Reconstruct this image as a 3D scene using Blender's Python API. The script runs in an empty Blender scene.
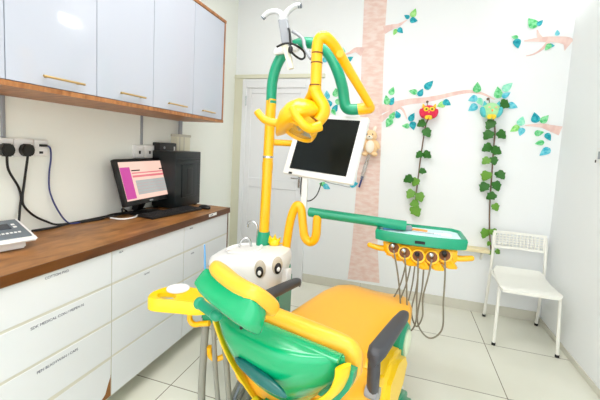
import bpy, bmesh, math, random
from mathutils import Matrix, Vector
random.seed(7)
C = bpy.context.scene.collection
PI = math.pi
def lin(c): return c/12.92 if c <= .04045 else ((c+.055)/1.055)**2.4
def rgb(r, g, b): return (lin(r/255), lin(g/255), lin(b/255), 1)
# ---------------------------------------------------------------- materials
MATS = {}
def mat(name, col, rough=.5, metal=0, spec=.5, emit=None, est=0, coat=0, trans=0, bump=0, bscale=40, var=0, vscale=6):
    m = bpy.data.materials.new(name); m.use_nodes = True
    nt = m.node_tree; b = nt.nodes['Principled BSDF']
    b.inputs['Base Color'].default_value = col; b.inputs['Roughness'].default_value = rough
    b.inputs['Metallic'].default_value = metal; b.inputs['Specular IOR Level'].default_value = spec
    b.inputs['Coat Weight'].default_value = coat; b.inputs['Coat Roughness'].default_value = .08
    b.inputs['Transmission Weight'].default_value = trans
    if emit: b.inputs['Emission Color'].default_value = emit; b.inputs['Emission Strength'].default_value = est
    tc = nt.nodes.new('ShaderNodeTexCoord')
    if var:
        n = nt.nodes.new('ShaderNodeTexNoise'); n.inputs['Scale'].default_value = vscale; n.inputs['Detail'].default_value = 4
        mx = nt.nodes.new('ShaderNodeMixRGB'); mx.inputs[1].default_value = col
        mx.inputs[2].default_value = tuple(c*(1-var) for c in col[:3])+(1,)
        nt.links.new(tc.outputs['Object'], n.inputs['Vector']); nt.links.new(n.outputs['Fac'], mx.inputs[0])
        nt.links.new(mx.outputs[0], b.inputs['Base Color'])
    if bump:
        n = nt.nodes.new('ShaderNodeTexNoise'); n.inputs['Scale'].default_value = bscale
        bp = nt.nodes.new('ShaderNodeBump'); bp.inputs['Strength'].default_value = bump; bp.inputs['Distance'].default_value = .01
        nt.links.new(tc.outputs['Object'], n.inputs['Vector']); nt.links.new(n.outputs['Fac'], bp.inputs['Height'])
        nt.links.new(bp.outputs[0], b.inputs['Normal'])
    MATS[name] = m
    return m
def wood(name, c1, c2, scale, rough):
    m = mat(name, c1, rough); nt = m.node_tree; b = nt.nodes['Principled BSDF']
    tc = nt.nodes.new('ShaderNodeTexCoord'); mp = nt.nodes.new('ShaderNodeMapping'); mp.inputs['Scale'].default_value = scale
    n = nt.nodes.new('ShaderNodeTexNoise'); n.inputs['Scale'].default_value = 3; n.inputs['Detail'].default_value = 6; n.inputs['Distortion'].default_value = .6
    r = nt.nodes.new('ShaderNodeValToRGB'); r.color_ramp.elements[0].position = .3; r.color_ramp.elements[1].position = .7
    r.color_ramp.elements[0].color = c1; r.color_ramp.elements[1].color = c2
    nt.links.new(tc.outputs['Object'], mp.inputs[0]); nt.links.new(mp.outputs[0], n.inputs['Vector'])
    nt.links.new(n.outputs['Fac'], r.inputs[0]); nt.links.new(r.outputs[0], b.inputs['Base Color'])
    return m
def tile_mat():
    m = mat('floor_tile', rgb(236,236,226), .16, spec=.5); nt = m.node_tree; b = nt.nodes['Principled BSDF']
    tc = nt.nodes.new('ShaderNodeTexCoord'); mp = nt.nodes.new('ShaderNodeMapping'); mp.inputs['Location'].default_value = (.007, .565, 0)
    br = nt.nodes.new('ShaderNodeTexBrick'); br.offset = 0; br.squash = 1
    br.inputs['Scale'].default_value = 1; br.inputs['Brick Width'].default_value = .6167; br.inputs['Row Height'].default_value = .6
    br.inputs['Mortar Size'].default_value = .0028; br.inputs['Mortar Smooth'].default_value = .1; br.inputs['Bias'].default_value = 0
    br.inputs['Color1'].default_value = rgb(238,238,228); br.inputs['Color2'].default_value = rgb(232,232,221); br.inputs['Mortar'].default_value = rgb(134,128,112)
    n = nt.nodes.new('ShaderNodeTexNoise'); n.inputs['Scale'].default_value = 2.2; n.inputs['Detail'].default_value = 5
    mx = nt.nodes.new('ShaderNodeMixRGB'); mx.blend_type = 'MULTIPLY'; mx.inputs[2].default_value = rgb(240,240,232)
    nt.links.new(tc.outputs['Object'], mp.inputs[0]); nt.links.new(mp.outputs[0], br.inputs['Vector'])
    nt.links.new(tc.outputs['Object'], n.inputs['Vector']); nt.links.new(n.outputs['Fac'], mx.inputs[0])
    nt.links.new(br.outputs['Color'], mx.inputs[1]); nt.links.new(mx.outputs[0], b.inputs['Base Color'])
    return m
def mural_mat(name, c1, c2, scale=(9, 9, 5), lo=.38, hi=.62):
    m = mat(name, c1, .8, spec=.2); nt = m.node_tree; b = nt.nodes['Principled BSDF']
    tc = nt.nodes.new('ShaderNodeTexCoord'); mp = nt.nodes.new('ShaderNodeMapping'); mp.inputs['Scale'].default_value = scale
    n = nt.nodes.new('ShaderNodeTexNoise'); n.inputs['Scale'].default_value = 2; n.inputs['Detail'].default_value = 5
    r = nt.nodes.new('ShaderNodeValToRGB'); r.color_ramp.elements[0].position = lo; r.color_ramp.elements[1].position = hi
    r.color_ramp.elements[0].color = c1; r.color_ramp.elements[1].color = c2
    nt.links.new(tc.outputs['Object'], mp.inputs[0]); nt.links.new(mp.outputs[0], n.inputs['Vector'])
    nt.links.new(n.outputs['Fac'], r.inputs[0]); nt.links.new(r.outputs[0], b.inputs['Base Color'])
    return m
wall_m = mat('wall_paint', rgb(240,243,244), .6, spec=.25, var=.02, vscale=3)
lwall_m = mat('wall_paint_warm', rgb(244,247,240), .6, spec=.25)
floor_m = tile_mat()
ceil_m = mat('ceiling_paint', rgb(240,240,238), .8)
base_m = mat('skirting_tile', rgb(214,212,198), .3, var=.06)
seam_m = mat('seam_shadow_grey', rgb(120,118,120), .8)
groove_m = mat('grout', rgb(150,145,130), .9)
door_m = mat('door_pvc', rgb(232,234,236), .35)
trim_m = mat('door_trim_cream', rgb(222,222,200), .5)
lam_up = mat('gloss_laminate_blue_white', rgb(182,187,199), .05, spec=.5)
lam_lo = mat('gloss_laminate_white', rgb(222,224,227), .22, spec=.5)
gap_m = mat('carcass_grey', rgb(204,201,187), .6)
wood_m = wood('counter_wood', rgb(112,68,24), rgb(172,118,62), (6, 2.2, 6), .42)
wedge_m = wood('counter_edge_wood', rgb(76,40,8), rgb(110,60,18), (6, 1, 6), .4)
wshelf_m = wood('cabinet_wood', rgb(134,82,40), rgb(184,126,76), (3, 14, 3), .45)
chip_m = mat('chipboard', rgb(150,98,48), .9, var=.35, vscale=60)
gold_m = mat('brushed_gold', rgb(206,176,120), .3, metal=.7)
black_m = mat('black_plastic', rgb(9,9,11), .4)
pc_m = mat('pc_case_black', rgb(8,18,20), .4)
dark_m = mat('dark_rubber', rgb(16,16,18), .6)
white_m = mat('white_plastic', rgb(238,238,236), .3)
cream_m = mat('cream_plastic', rgb(226,222,200), .4)
grey_m = mat('grey_plastic', rgb(150,154,160), .45)
light_grey_m = mat('light_grey_plastic', rgb(206,208,210), .45)
slate_m = mat('slate_panel', rgb(104,114,122), .4)
lcd_m = mat('lcd_dark', rgb(38,46,62), .2)
chrome_m = mat('chrome', rgb(200,202,204), .15, metal=1)
yel_m = mat('yellow_enamel', rgb(247,184,0), .3, coat=.15)
ylem_m = mat('lemon_plastic', rgb(250,206,0), .3, coat=.15)
pad_m = mat('amber_vinyl', rgb(253,186,54), .3, spec=.5, bump=.02, bscale=60)
trimy_m = mat('yellow_trim', rgb(240,200,20), .3)
grn_m = mat('green_enamel', rgb(0,150,110), .3, coat=.15)
shell_m = mat('green_gloss_shell', rgb(0,164,106), .22, coat=.25)
sclera_m = mat('eye_tan', rgb(196,186,168), .4)
teal_d = mat('dark_green_shade', rgb(0,98,92), .2)  # shell green darkened to paint in the shade under its rolled edge
arm_m = mat('charcoal_vinyl', rgb(62,64,70), .45)
hose_m = mat('grey_hose', rgb(140,140,130), .5)
thin_m = mat('taupe_hose', rgb(128,122,104), .5)
pale_m = mat('pale_cap', rgb(214,226,196), .3)
hole_m = mat('brown_recess', rgb(112,62,10), .6)
paper_m = mat('pale_blue_liner', rgb(206,236,240), .6)
blue_m = mat('blue_plastic', rgb(96,160,214), .35)
navy_m = mat('navy_cable', rgb(52,62,120), .5)
orange_m = mat('orange_plastic', rgb(250,160,70), .4)
scr_off = mat('dark_glass', rgb(10,18,16), .3, spec=.25)
scr_on = mat('lit_screen_peach', rgb(40,30,30), .2, emit=rgb(255,214,196), est=.6)
scr_mg = mat('lit_screen_magenta', rgb(40,10,30), .2, emit=rgb(206,70,160), est=.6)
scr_gr = mat('lit_screen_grey', rgb(30,30,30), .2, emit=rgb(186,190,186), est=.55)
scr_rd = mat('lit_screen_rose', rgb(40,20,20), .2, emit=rgb(240,130,140), est=.55)
scr_wh = mat('lit_screen_text', rgb(30,10,10), .4)
ink_m = mat('marker_ink', rgb(96,100,116), .8)
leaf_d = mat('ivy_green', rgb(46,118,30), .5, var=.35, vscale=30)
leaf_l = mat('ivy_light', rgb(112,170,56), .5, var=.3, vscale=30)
stem_m = mat('stem_brown', rgb(110,84,66), .7)
wchair_m = mat('white_powder_coat', rgb(240,240,232), .35)
ledge_m = wood('pale_pine', rgb(222,206,158), rgb(238,226,188), (1.5, 9, 9), .5)
trunk_m = mural_mat('mural_trunk_pink', rgb(232,200,188), rgb(240,220,212), (6, 6, 16))
branch_m = mural_mat('mural_branch_pink', rgb(228,192,184), rgb(240,214,206))
ml = {'g': mural_mat('mural_leaf_green', rgb(70,190,110), rgb(150,226,170), (22,22,22)),
      'l': mural_mat('mural_leaf_lime', rgb(116,206,92), rgb(180,232,150), (22,22,22)),
      'm': mural_mat('mural_leaf_mint', rgb(130,224,190), rgb(176,238,212), (22,22,22)),
      't': mural_mat('mural_leaf_teal', rgb(24,146,166), rgb(70,190,200), (22,22,22)),
      'b': mural_mat('mural_leaf_aqua', rgb(60,180,206), rgb(130,214,226), (22,22,22))}
red_m = mat('red_plush', rgb(226,52,84), .9, bump=.3, bscale=120)
teal_m = mat('aqua_plush', rgb(90,200,206), .9, bump=.3, bscale=120)
lime_m = mat('mint_plush', rgb(176,230,170), .9, bump=.3, bscale=120)
ysoft_m = mat('yellow_plush', rgb(250,214,60), .9)
tan_m = mat('tan_plush', rgb(244,208,160), .95, bump=.3, bscale=120)
fluff_m = mat('cream_plush', rgb(246,236,220), .95, bump=.3, bscale=120)
glass_m = mat('clear_plastic', rgb(240,244,244), .1, trans=.85)
lamp_m = mat('lit_diffuser', rgb(255,255,255), .5, emit=(1, .99, .97, 1), est=7)
lamp_s = mat('lit_small_diffuser', rgb(255,255,255), .5, emit=(1, .99, .97, 1), est=9)
mirror_m = mat('reflector', rgb(190,186,170), .12, metal=.9)
# ---------------------------------------------------------------- mesh builder
ROOT = {}
def spline(pts, n=6):
    P = [Vector(p) for p in pts]; out = []
    if len(P) < 3: return P
    for i in range(len(P)-1):
        a = P[max(i-1, 0)]; b = P[i]; c = P[i+1]; d = P[min(i+2, len(P)-1)]
        for k in range(n):
            t = k/n
            out.append(.5*((2*b)+(c-a)*t+(2*a-5*b+4*c-d)*t*t+(3*b-a-3*c+d)*t**3))
    out.append(P[-1]); return out
class MB:
    def __init__(self): self.bm = bmesh.new(); self.mats = []; self.cur = 0
    def use(self, m):
        if m not in self.mats: self.mats.append(m)
        self.cur = self.mats.index(m); return self
    def _f(self, vs):
        try:
            f = self.bm.faces.new(vs); f.material_index = self.cur; return f
        except ValueError: return None
    def box(self, c, s, rot=None, bev=0, seg=2):
        t = bmesh.new(); bmesh.ops.create_cube(t, size=1)
        for v in t.verts: v.co = Vector((v.co.x*s[0], v.co.y*s[1], v.co.z*s[2]))
        if bev: bmesh.ops.bevel(t, geom=t.edges[:], offset=bev, segments=seg, affect='EDGES', profile=.5)
        M = Matrix.Translation(c) @ (rot.to_4x4() if rot else Matrix.Identity(4))
        return self._merge(t, M)
    def _merge(self, t, M):
        t.transform(M); mp = {}
        for v in t.verts: mp[v] = self.bm.verts.new(v.co)
        for f in t.faces: self._f([mp[v] for v in f.verts])
        t.free(); return self
    def span(self, a, b, bev=0):
        return self.box([(a[i]+b[i])/2 for i in range(3)], [abs(b[i]-a[i]) for i in range(3)], bev=bev)
    def loft(self, secs, caps=True, closed=True):
        rings = [[self.bm.verts.new(p) for p in s] for s in secs]; n = len(rings[0])
        for a, b in zip(rings, rings[1:]):
            for i in range(n if closed else n-1):
                self._f([a[i], a[(i+1) % n], b[(i+1) % n], b[i]])
        if caps: self._f(rings[0][::-1]); self._f(rings[-1])
        return self
    def tube(self, pts, r, seg=12, smooth=6, caps=True, flat=None):
        P = spline(pts, smooth) if smooth else [Vector(p) for p in pts]
        n = len(P); rr = r if callable(r) else (lambda t: r)
        T = [(P[min(i+1, n-1)]-P[max(i-1, 0)]).normalized() for i in range(n)]
        u = T[0].orthogonal().normalized(); secs = []
        if flat is not None:
            u = Vector(flat)
        for i in range(n):
            u = (u-T[i]*u.dot(T[i])).normalized(); w = T[i].cross(u); R = rr(i/(n-1))
            ra, rb = R if isinstance(R, tuple) else (R, R)
            secs.append([P[i]+u*math.cos(a)*ra+w*math.sin(a)*rb for a in [2*PI*k/seg for k in range(seg)]])
        return self.loft(secs, caps)
    def lathe(self, prof, c, axis=(0, 0, 1), seg=24):
        ax = Vector(axis).normalized(); u = ax.orthogonal().normalized(); w = ax.cross(u); c = Vector(c)
        return self.loft([[c+ax*h+(u*math.cos(a)+w*math.sin(a))*max(r, 1e-4) for a in [2*PI*k/seg for k in range(seg)]] for r, h in prof])
    def ell(self, c, r, rot=None, seg=20, rings=12):
        t = bmesh.new(); bmesh.ops.create_uvsphere(t, u_segments=seg, v_segments=rings, radius=1)
        for v in t.verts: v.co = Vector((v.co.x*r[0], v.co.y*r[1], v.co.z*r[2]))
        return self._merge(t, Matrix.Translation(c) @ (rot.to_4x4() if rot else Matrix.Identity(4)))
    def prism(self, poly, h, M=None, bev=0):
        t = bmesh.new(); vs = [t.verts.new((p[0], p[1], 0)) for p in poly]; f = t.faces.new(vs)
        r = bmesh.ops.extrude_face_region(t, geom=[f])
        bmesh.ops.translate(t, verts=[v for v in r['geom'] if isinstance(v, bmesh.types.BMVert)], vec=(0, 0, h))
        bmesh.ops.recalc_face_normals(t, faces=t.faces)
        if bev: bmesh.ops.bevel(t, geom=t.edges[:], offset=bev, segments=2, affect='EDGES')
        return self._merge(t, M or Matrix.Identity(4))
    def hull(self, pts, bev=0):
        t = bmesh.new(); [t.verts.new(p) for p in pts]
        bmesh.ops.convex_hull(t, input=t.verts)
        bmesh.ops.dissolve_limit(t, angle_limit=.02, verts=t.verts, edges=t.edges)
        if bev: bmesh.ops.bevel(t, geom=t.edges[:], offset=bev, segments=3, affect='EDGES')
        return self._merge(t, Matrix.Identity(4))
    def build(self, name, m=None, parent=None, local=False, loc=None, smooth=True, ang=40):
        bmesh.ops.recalc_face_normals(self.bm, faces=self.bm.faces)
        me = bpy.data.meshes.new(name)
        M = Matrix.Identity(4)
        if parent is not None: M = ROOT[parent.name]
        if loc is not None: M = Matrix.Translation(loc)
        if not local: self.bm.transform(M.inverted())
        self.bm.to_mesh(me); self.bm.free()
        for q in (self.mats or [m]): me.materials.append(q)
        if smooth:
            me.polygons.foreach_set('use_smooth', [True]*len(me.polygons)); me.set_sharp_from_angle(angle=math.radians(ang))
        o = bpy.data.objects.new(name, me); C.objects.link(o)
        if parent is not None: o.parent = parent; ROOT[o.name] = M
        else:
            if loc is not None: o.location = loc
            ROOT[o.name] = M
        return o
def tag(o, label, cat, group=None, kind=None):
    o['label'] = label; o['category'] = cat
    if group: o['group'] = group
    if kind: o['kind'] = kind
    return o
def thing(name, label, cat, loc=(0, 0, 0), rz=0, group=None):
    o = bpy.data.objects.new(name, None); C.objects.link(o); o.empty_display_size = .05
    o.location = loc; o.rotation_euler = (0, 0, rz)
    ROOT[o.name] = Matrix.Translation(loc) @ Matrix.Rotation(rz, 4, 'Z')
    return tag(o, label, cat, group)
def struct(name, mb, m, smooth=False, parent=None):
    o = mb.build(name, m, parent, smooth=smooth)
    if parent is None: o['kind'] = 'structure'
    return o
def superel(cx, cy, a, b, n=4, k=28):
    out = []
    for i in range(k):
        t = 2*PI*i/k; c, s = math.cos(t), math.sin(t)
        out.append((cx+a*math.copysign(abs(c)**(2/n), c), cy+b*math.copysign(abs(s)**(2/n), s)))
    return out
def text(name, body, loc, M3, size, m, parent=None):
    cu = bpy.data.curves.new(name, 'FONT'); cu.body = body; cu.size = size; cu.extrude = .0003; cu.align_x = 'LEFT'
    t = bpy.data.objects.new(name, cu); C.objects.link(t)
    dg = bpy.context.evaluated_depsgraph_get(); me = bpy.data.meshes.new_from_object(t.evaluated_get(dg))
    bpy.data.objects.remove(t); bpy.data.curves.remove(cu)
    W = Matrix.Translation(loc) @ M3.to_4x4()
    if parent is not None: W = ROOT[parent.name].inverted() @ W
    me.transform(W); me.materials.clear(); me.materials.append(m)
    o = bpy.data.objects.new(name, me); C.objects.link(o)
    if parent is not None: o.parent = parent; ROOT[o.name] = ROOT[parent.name]
    return o
def cols(x, y, z): return Matrix((x, y, z)).transposed()
# ---------------------------------------------------------------- room shell
D = -4.7
struct('floor', MB().span((-.1, D, -.1), (3.1, .1, 0)), floor_m)
struct('wall_left', MB().span((-.1, D, 0), (0, .1, 2.95)), lwall_m)
struct('wall_back', MB().span((0, 0, 0), (3.0, .1, 2.95)), wall_m)
struct('wall_right', MB().span((3.0, D, 0), (3.1, .1, 2.95)), wall_m)
struct('ceiling', MB().span((-.1, D, 2.95), (3.1, .1, 3.05)), ceil_m)
b = MB().use(base_m); x = .86
while x < 2.99:
    b.span((x, -.011, .0), (min(x+.597, 2.99), 0, .088), bev=.002); x += .6
b.use(groove_m).span((.86, -.009, 0), (2.99, 0, .086))
struct('baseboard_back', b, base_m)
struct('baseboard_right', MB().use(base_m).span((2.992, D, 0), (3.0, 0, .045), bev=.002), base_m)
# door with its frame
d = struct('door_1', MB().span((.15, -.02, .02), (.80, 0, 1.99)), door_m)
for a, c in (((.105, -.045, 0), (.152, 0, 2.075)), ((.798, -.045, 0), (.86, 0, 2.075)), ((.152, -.045, 1.985), (.798, 0, 2.075))):
    struct('door_frame', MB().span(a, c, bev=.004), door_m, parent=d)
b = MB().use(door_m)
for a, c in (((.15, -.03, .02), (.205, -.02, 1.985)), ((.745, -.03, .02), (.80, -.02, 1.985)), ((.205, -.03, 1.93), (.745, -.02, 1.985)), ((.205, -.03, .02), (.745, -.02, .13)), ((.205, -.03, .95), (.745, -.02, 1.05))):
    b.span(a, c, bev=.004)
struct('door_stile', b, door_m, parent=d)
struct('door_hinge', MB().tube([(.15, -.05, 1.80), (.15, -.05, 1.90)], .008, smooth=0), chrome_m, parent=d)
struct('door_handle', MB().use(chrome_m).span((.765, -.04, .98), (.79, -.03, 1.16), bev=.003).tube([(.777, -.04, 1.08), (.777, -.075, 1.08), (.70, -.075, 1.08)], .008, smooth=0), chrome_m, parent=d)
struct('trim_1', MB().span((0, -.03, 2.085), (.98, 0, 2.125), bev=.004), trim_m)
struct('trim_2', MB().span((0, -.02, 0), (.104, 0, 2.085)), trim_m)
# ---------------------------------------------------------------- wall cabinet
w = thing('wall_cabinet', 'long white gloss wall cabinet with wooden underside mounted above the counter', 'wall cabinet', (0, -2, 1.55))
b = MB().use(wshelf_m).span((0, -3.2, 1.553), (.388, -.90, 1.573)).span((0, -3.2, 2.315), (.39, -.90, 2.335)).span((0, -.918, 1.573), (.385, -.90, 2.315))
b.use(seam_m).span((0, -3.2, 1.573), (.362, -.918, 2.315))
b.build('carcass', None, w, smooth=False)
ys = [-.92, -1.30, -1.68, -2.05, -2.43, -2.81, -3.19]
hy = [(-1.21, -1.05), (-1.57, -1.39), (-1.93, -1.76), (-2.31, -2.13), (-2.69, -2.51), (-3.07, -2.89)]
for i in range(6):
    dr = MB().span((.364, ys[i+1]+.0018, 1.576), (.385, ys[i]-.0018, 2.312), bev=.001).build('cabinet_door', lam_up, w, smooth=False)
    y0, y1 = hy[i]
    MB().use(gold_m).tube([(.407, y0, 1.613), (.407, y1, 1.613)], .005, smooth=0).tube([(.384, y0+.02, 1.613), (.407, y0+.02, 1.613)], .004, smooth=0).tube([(.384, y1-.02, 1.613), (.407, y1-.02, 1.613)], .004, smooth=0).build('bar_handle', gold_m, dr)
# ---------------------------------------------------------------- counter and drawer cabinets
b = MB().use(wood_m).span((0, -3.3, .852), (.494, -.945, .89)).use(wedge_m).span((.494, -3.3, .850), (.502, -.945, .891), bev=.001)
b.build('worktop', None, None, loc=(.25, -2, .85), smooth=False)
tag(bpy.data.objects['worktop'], 'long brown woodgrain worktop running along the left wall over the white drawers', 'countertop')
rows = [(.691, .844), (.505, .679), (.324, .493), (.118, .312)]
labs = ['white drawer cabinet at the far end of the counter, nearest the door', 'white drawer cabinet in the middle of the counter run, beside the yellow cup tray',
        'white drawer cabinet nearest the camera, handwriting on its drawers and a chipped bottom corner']
cols_y = [(-1.507, -.962), (-2.06, -1.507), (-2.613, -2.06)]
X3 = cols(Vector((0, 1, 0)), Vector((0, 0, 1)), Vector((1, 0, 0)))
for i, (y0, y1) in enumerate(cols_y):
    t = thing('drawer_cabinet', labs[i], 'drawer cabinet', (.24, (y0+y1)/2, 0), 0, 'drawer cabinets under the worktop')
    b = MB().use(gap_m).span((.004, y0+.001, .115), (.4885, y1-.001, .8495)).use(gap_m).span((.02, y0+.001, 0), (.35, y1-.001, .115))
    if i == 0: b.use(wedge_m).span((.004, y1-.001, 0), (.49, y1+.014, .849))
    b.build('carcass', None, t, smooth=False)
    for k, (z0, z1) in enumerate(rows):
        f = MB()
        if i == 2 and k == 3:
            P = [(y0+.002, z0), (y1-.075, z0), (y1-.035, z0+.03), (y1-.018, z0+.075), (y1-.006, z0+.10), (y1-.004, z1-.003), (y0+.002, z1-.012)]
            M = Matrix.Translation((.473, 0, 0)) @ Matrix(((0, 0, 1, 0), (1, 0, 0, 0), (0, 1, 0, 0), (0, 0, 0, 1)))
            f.prism(P, .017, M)
            o = f.build('drawer_front', lam_lo, t, smooth=False); o['label'] = 'bottom drawer front with a broken corner'
            MB().prism([(y1-.08, z0), (y1-.003, z0), (y1-.003, z0+.11)], .0162, M).build('chipped_core', chip_m, t, smooth=False)['label'] = 'bare brown chipboard corner'
        else:
            f.span((.473, y0+.002, z0), (.49, y1-.002, z1), bev=.0012).build('drawer_front', lam_lo, t, smooth=False)
    if i == 2:
        for s, yy, zz, sz in (('COTTON PAD', -2.375, .822, .015), ('SDK MEDICAL CON / MEPEN N', -2.43, .645, .016), ('PEN BLADYWAN / CAPS', -2.41, .457, .016)):
            text('handwriting', s, (.4905, yy, zz), X3, sz, ink_m, t)
    if i == 1:
        for yy, zz in ((-2.02, .825), (-1.85, .655)): text('handwriting', 'FILM' if zz > .7 else 'GLOVE', (.4905, yy, zz), X3, .013, ink_m, t)
    if i == 0:
        for yy, zz in ((-1.45, .822), (-1.43, .65)): text('handwriting', 'MASK', (.4905, yy, zz), X3, .013, ink_m, t)
s = MB().span((.503, -1.25, .868), (.5045, -1.15, .888)).build('paper_label', white_m, None, loc=(.503, -1.2, .878), smooth=False)
tag(s, 'small white paper label stuck on the worktop edge near its far end', 'label')
text('label_text', 'RESIN', (.505, -1.235, .8725), X3, .014, ink_m, s)
# ---------------------------------------------------------------- sockets, conduits, cables on the left wall
def plate(y0, y1, z0, z1, n, label, gname='socket_plate'):
    t = thing(gname, label, 'wall socket', (0, (y0+y1)/2, (z0+z1)/2), 0, 'white wall sockets')
    MB().span((0, y0, z0), (.022, y1, z1), bev=.004).build('face_plate', white_m, t)
    for k in range(n):
        yc = y0+(y1-y0)*(k+.5)/n
        MB().span((.0215, yc-.008, (z0+z1)/2-.016), (.024, yc+.008, (z0+z1)/2+.006), bev=.001).build('outlet_slot', black_m, t)
    return t
plate(-2.255, -2.175, 1.272, 1.358, 0, 'white wall socket at the left edge holding the first black plug')
plate(-2.173, -2.085, 1.272, 1.358, 0, 'white wall socket holding the second black plug')
t = plate(-2.083, -2.015, 1.276, 1.355, 0, 'narrow white wall plate with the dark blue lead plugged in', 'network_plate')
for z in (1.328, 1.292): MB().span((.0215, -2.06, z-.006), (.024, -2.042, z+.006)).build('jack', black_m, t)
plate(-1.43, -1.335, 1.256, 1.348, 1, 'white wall socket above the pink computer screen, left of a pair')
plate(-1.333, -1.238, 1.256, 1.348, 1, 'white wall socket above the pink computer screen, right of a pair')
cabA = [(.045, -2.22, 1.275), (.03, -2.205, 1.21), (.02, -2.16, 1.13), (.018, -2.146, 1.075), (.02, -2.153, 1.022), (.03, -2.165, .96), (.03, -2.17, .905)]
cabB = [(.045, -2.13, 1.275), (.03, -2.13, 1.205), (.02, -2.133, 1.133), (.02, -2.141, 1.075), (.02, -2.135, 1.03), (.02, -2.093, .977), (.022, -2.034, .935), (.025, -1.965, .903), (.028, -1.82, .897), (.03, -1.65, .897), (.03, -1.5, .897)]
for pts, yc, lab in ((cabA, -2.217, 'left black three-pin plug and its cord dropping behind the grey meter'), (cabB, -2.13, 'right black three-pin plug with cord running along the counter to the computer')):
    t = thing('power_plug', lab, 'plug', (.022, yc, 1.31), 0, 'black plugs')
    prof = [(-.026, .012), (-.03, -.01), (-.016, -.034), (.016, -.034), (.03, -.01), (.026, .012), (.014, .026), (-.014, .026)]
    MB().prism(prof, .035, Matrix.Translation((.022, yc, 1.308)) @ Matrix(((0, 0, 1, 0), (1, 0, 0, 0), (0, 1, 0, 0), (0, 0, 0, 1))), bev=.005).build('plug_body', black_m, t)
    MB().tube(pts, .0055, 8).build('cord', black_m, t)
t = thing('network_cable', 'dark blue lead looping from the wall plate down to the counter', 'cable', (.022, -2.05, 1.325))
MB().span((.022, -2.06, 1.322), (.04, -2.03, 1.334), bev=.002).build('connector', black_m, t)
MB().tube([(.03, -2.04, 1.328), (.03, -2.012, 1.318), (.02, -2.0, 1.263), (.015, -2.007, 1.174), (.015, -2.003, 1.084), (.02, -1.966, .982), (.03, -1.916, .905), (.05, -1.86, .896)], .004, 8).build('cord', navy_m, t)
b = MB().tube([(.02, -2.10, .897), (.04, -2.0, .897), (.03, -1.9, .898), (.05, -1.75, .897), (.03, -1.62, .90), (.06, -1.5, .90), (.05, -1.36, .90)], .006, 8)
b.tube([(.05, -1.85, .896), (.07, -1.74, .896), (.05, -1.64, .905), (.08, -1.55, .90), (.07, -1.4, .896)], .006, 8).tube([(.06, -1.7, .897), (.10, -1.62, .91), (.05, -1.56, .93), (.03, -1.5, .90)], .005, 8)
tag(b.build('cable_bundle', black_m, None, loc=(.05, -1.6, .89)), 'tangle of black leads lying against the wall left of the computer screen', 'cables')
tag(MB().tube([(.09, -1.69, .896), (.17, -1.68, .896), (.19, -1.61, .896), (.15, -1.53, .896)], .005, 8).build('usb_cable', white_m, None, loc=(.15, -1.6, .89)), 'short white lead on the counter left of the keyboard', 'cable')
for yc, z0, lab in ((-2.209, 1.36, 'thin grey conduit above the plugs, running up to the cabinet'), (-1.35, 1.35, 'thin grey conduit above the pair of sockets, running up to the cabinet')):
    tag(MB().span((0, yc-.008, z0), (.012, yc+.008, 1.553), bev=.002).build('wall_conduit', grey_m, None, loc=(0, yc, z0)), lab, 'conduit', 'wall conduits')
t = thing('junction_box', 'cream wall junction box with a dark pipe above the computer tower', 'junction box', (0, -.96, 1.3))
MB().span((0, -1.03, 1.285), (.06, -.86, 1.44), bev=.006).build('box_body', cream_m, t)
MB().span((0, -1.035, 1.425), (.064, -.855, 1.445), bev=.003).build('lid', gap_m, t)
MB().tube([(.03, -.955, 1.44), (.03, -.955, 1.553)], .016, smooth=0).build('pipe', grey_m, t)
for y in (-1.0, -.945): MB().span((.058, y-.004, 1.285), (.063, y+.004, 1.43)).build('strap', gap_m, t)
t = thing('power_adapter', 'squat black box on the wall between the screen and the computer tower', 'adapter', (0, -1.18, 1.26))
MB().span((0, -1.236, 1.16), (.07, -1.05, 1.372), bev=.006).build('housing', black_m, t)
MB().span((.069, -1.085, 1.30), (.073, -1.068, 1.345), bev=.002).build('clip', white_m, t)
MB().ell((.07, -1.19, 1.335), (.004, .01, .01)).build('indicator', grey_m, t)
# ---------------------------------------------------------------- computer
t = thing('computer_tower', 'black computer tower standing on the far end of the counter', 'computer', (.11, -1.09, .89))
MB().span((.02, -1.26, .90), (.225, -.947, 1.314), bev=.008).build('case', pc_m, t)
MB().span((.223, -1.19, .97), (.231, -1.0, 1.22), bev=.006).build('side_panel', pc_m, t)
MB().span((.229, -1.13, .99), (.234, -1.06, 1.19), bev=.003).build('vent', black_m, t)
MB().span((.224, -1.24, 1.245), (.230, -.965, 1.262), bev=.003).build('trim_strip', pc_m, t)
for y in (-1.24, -.98):
    for x in (.04, .20): MB().span((x-.012, y-.012, .89), (x+.012, y+.012, .902)).build('foot', dark_m, t)
def panel(c, xa, n, up):
    M = cols(Vector(xa).normalized(), Vector([-q for q in n]).normalized(), Vector(up).normalized()); return Vector(c), M
t = thing('desktop_monitor', 'black computer monitor on the counter showing a pink web page', 'monitor', (.13, -1.44, .89))
c, M = panel((.13, -1.44, 1.12), (-.03, 1, .01), (.953, .03, .3), (-.298, -.02, .955))
def onp(c, M, a, h, dn=0): return c+M @ Vector((a, -dn, h))
MB().box(onp(c, M, 0, -.004, -.018), (.452, .034, .302), M, .006).build('bezel', black_m, t)
MB().box(onp(c, M, 0, 0, .0), (.41, .004, .25), M).build('screen', scr_on, t, smooth=False)
def scr(m, a0, a1, h0, h1, nm): MB().box(onp(c, M, (a0+a1)/2, (h0+h1)/2, .0025), (a1-a0, .002, h1-h0), M).build(nm, m, t, smooth=False)
scr(scr_mg, -.205, -.125, -.115, .09, 'page_sidebar'); scr(scr_gr, -.10, .195, -.095, .0, 'page_table'); scr(scr_rd, -.115, .2, .045, .053, 'page_rule'); scr(scr_rd, -.115, .2, .02, .034, 'page_rule')
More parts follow.
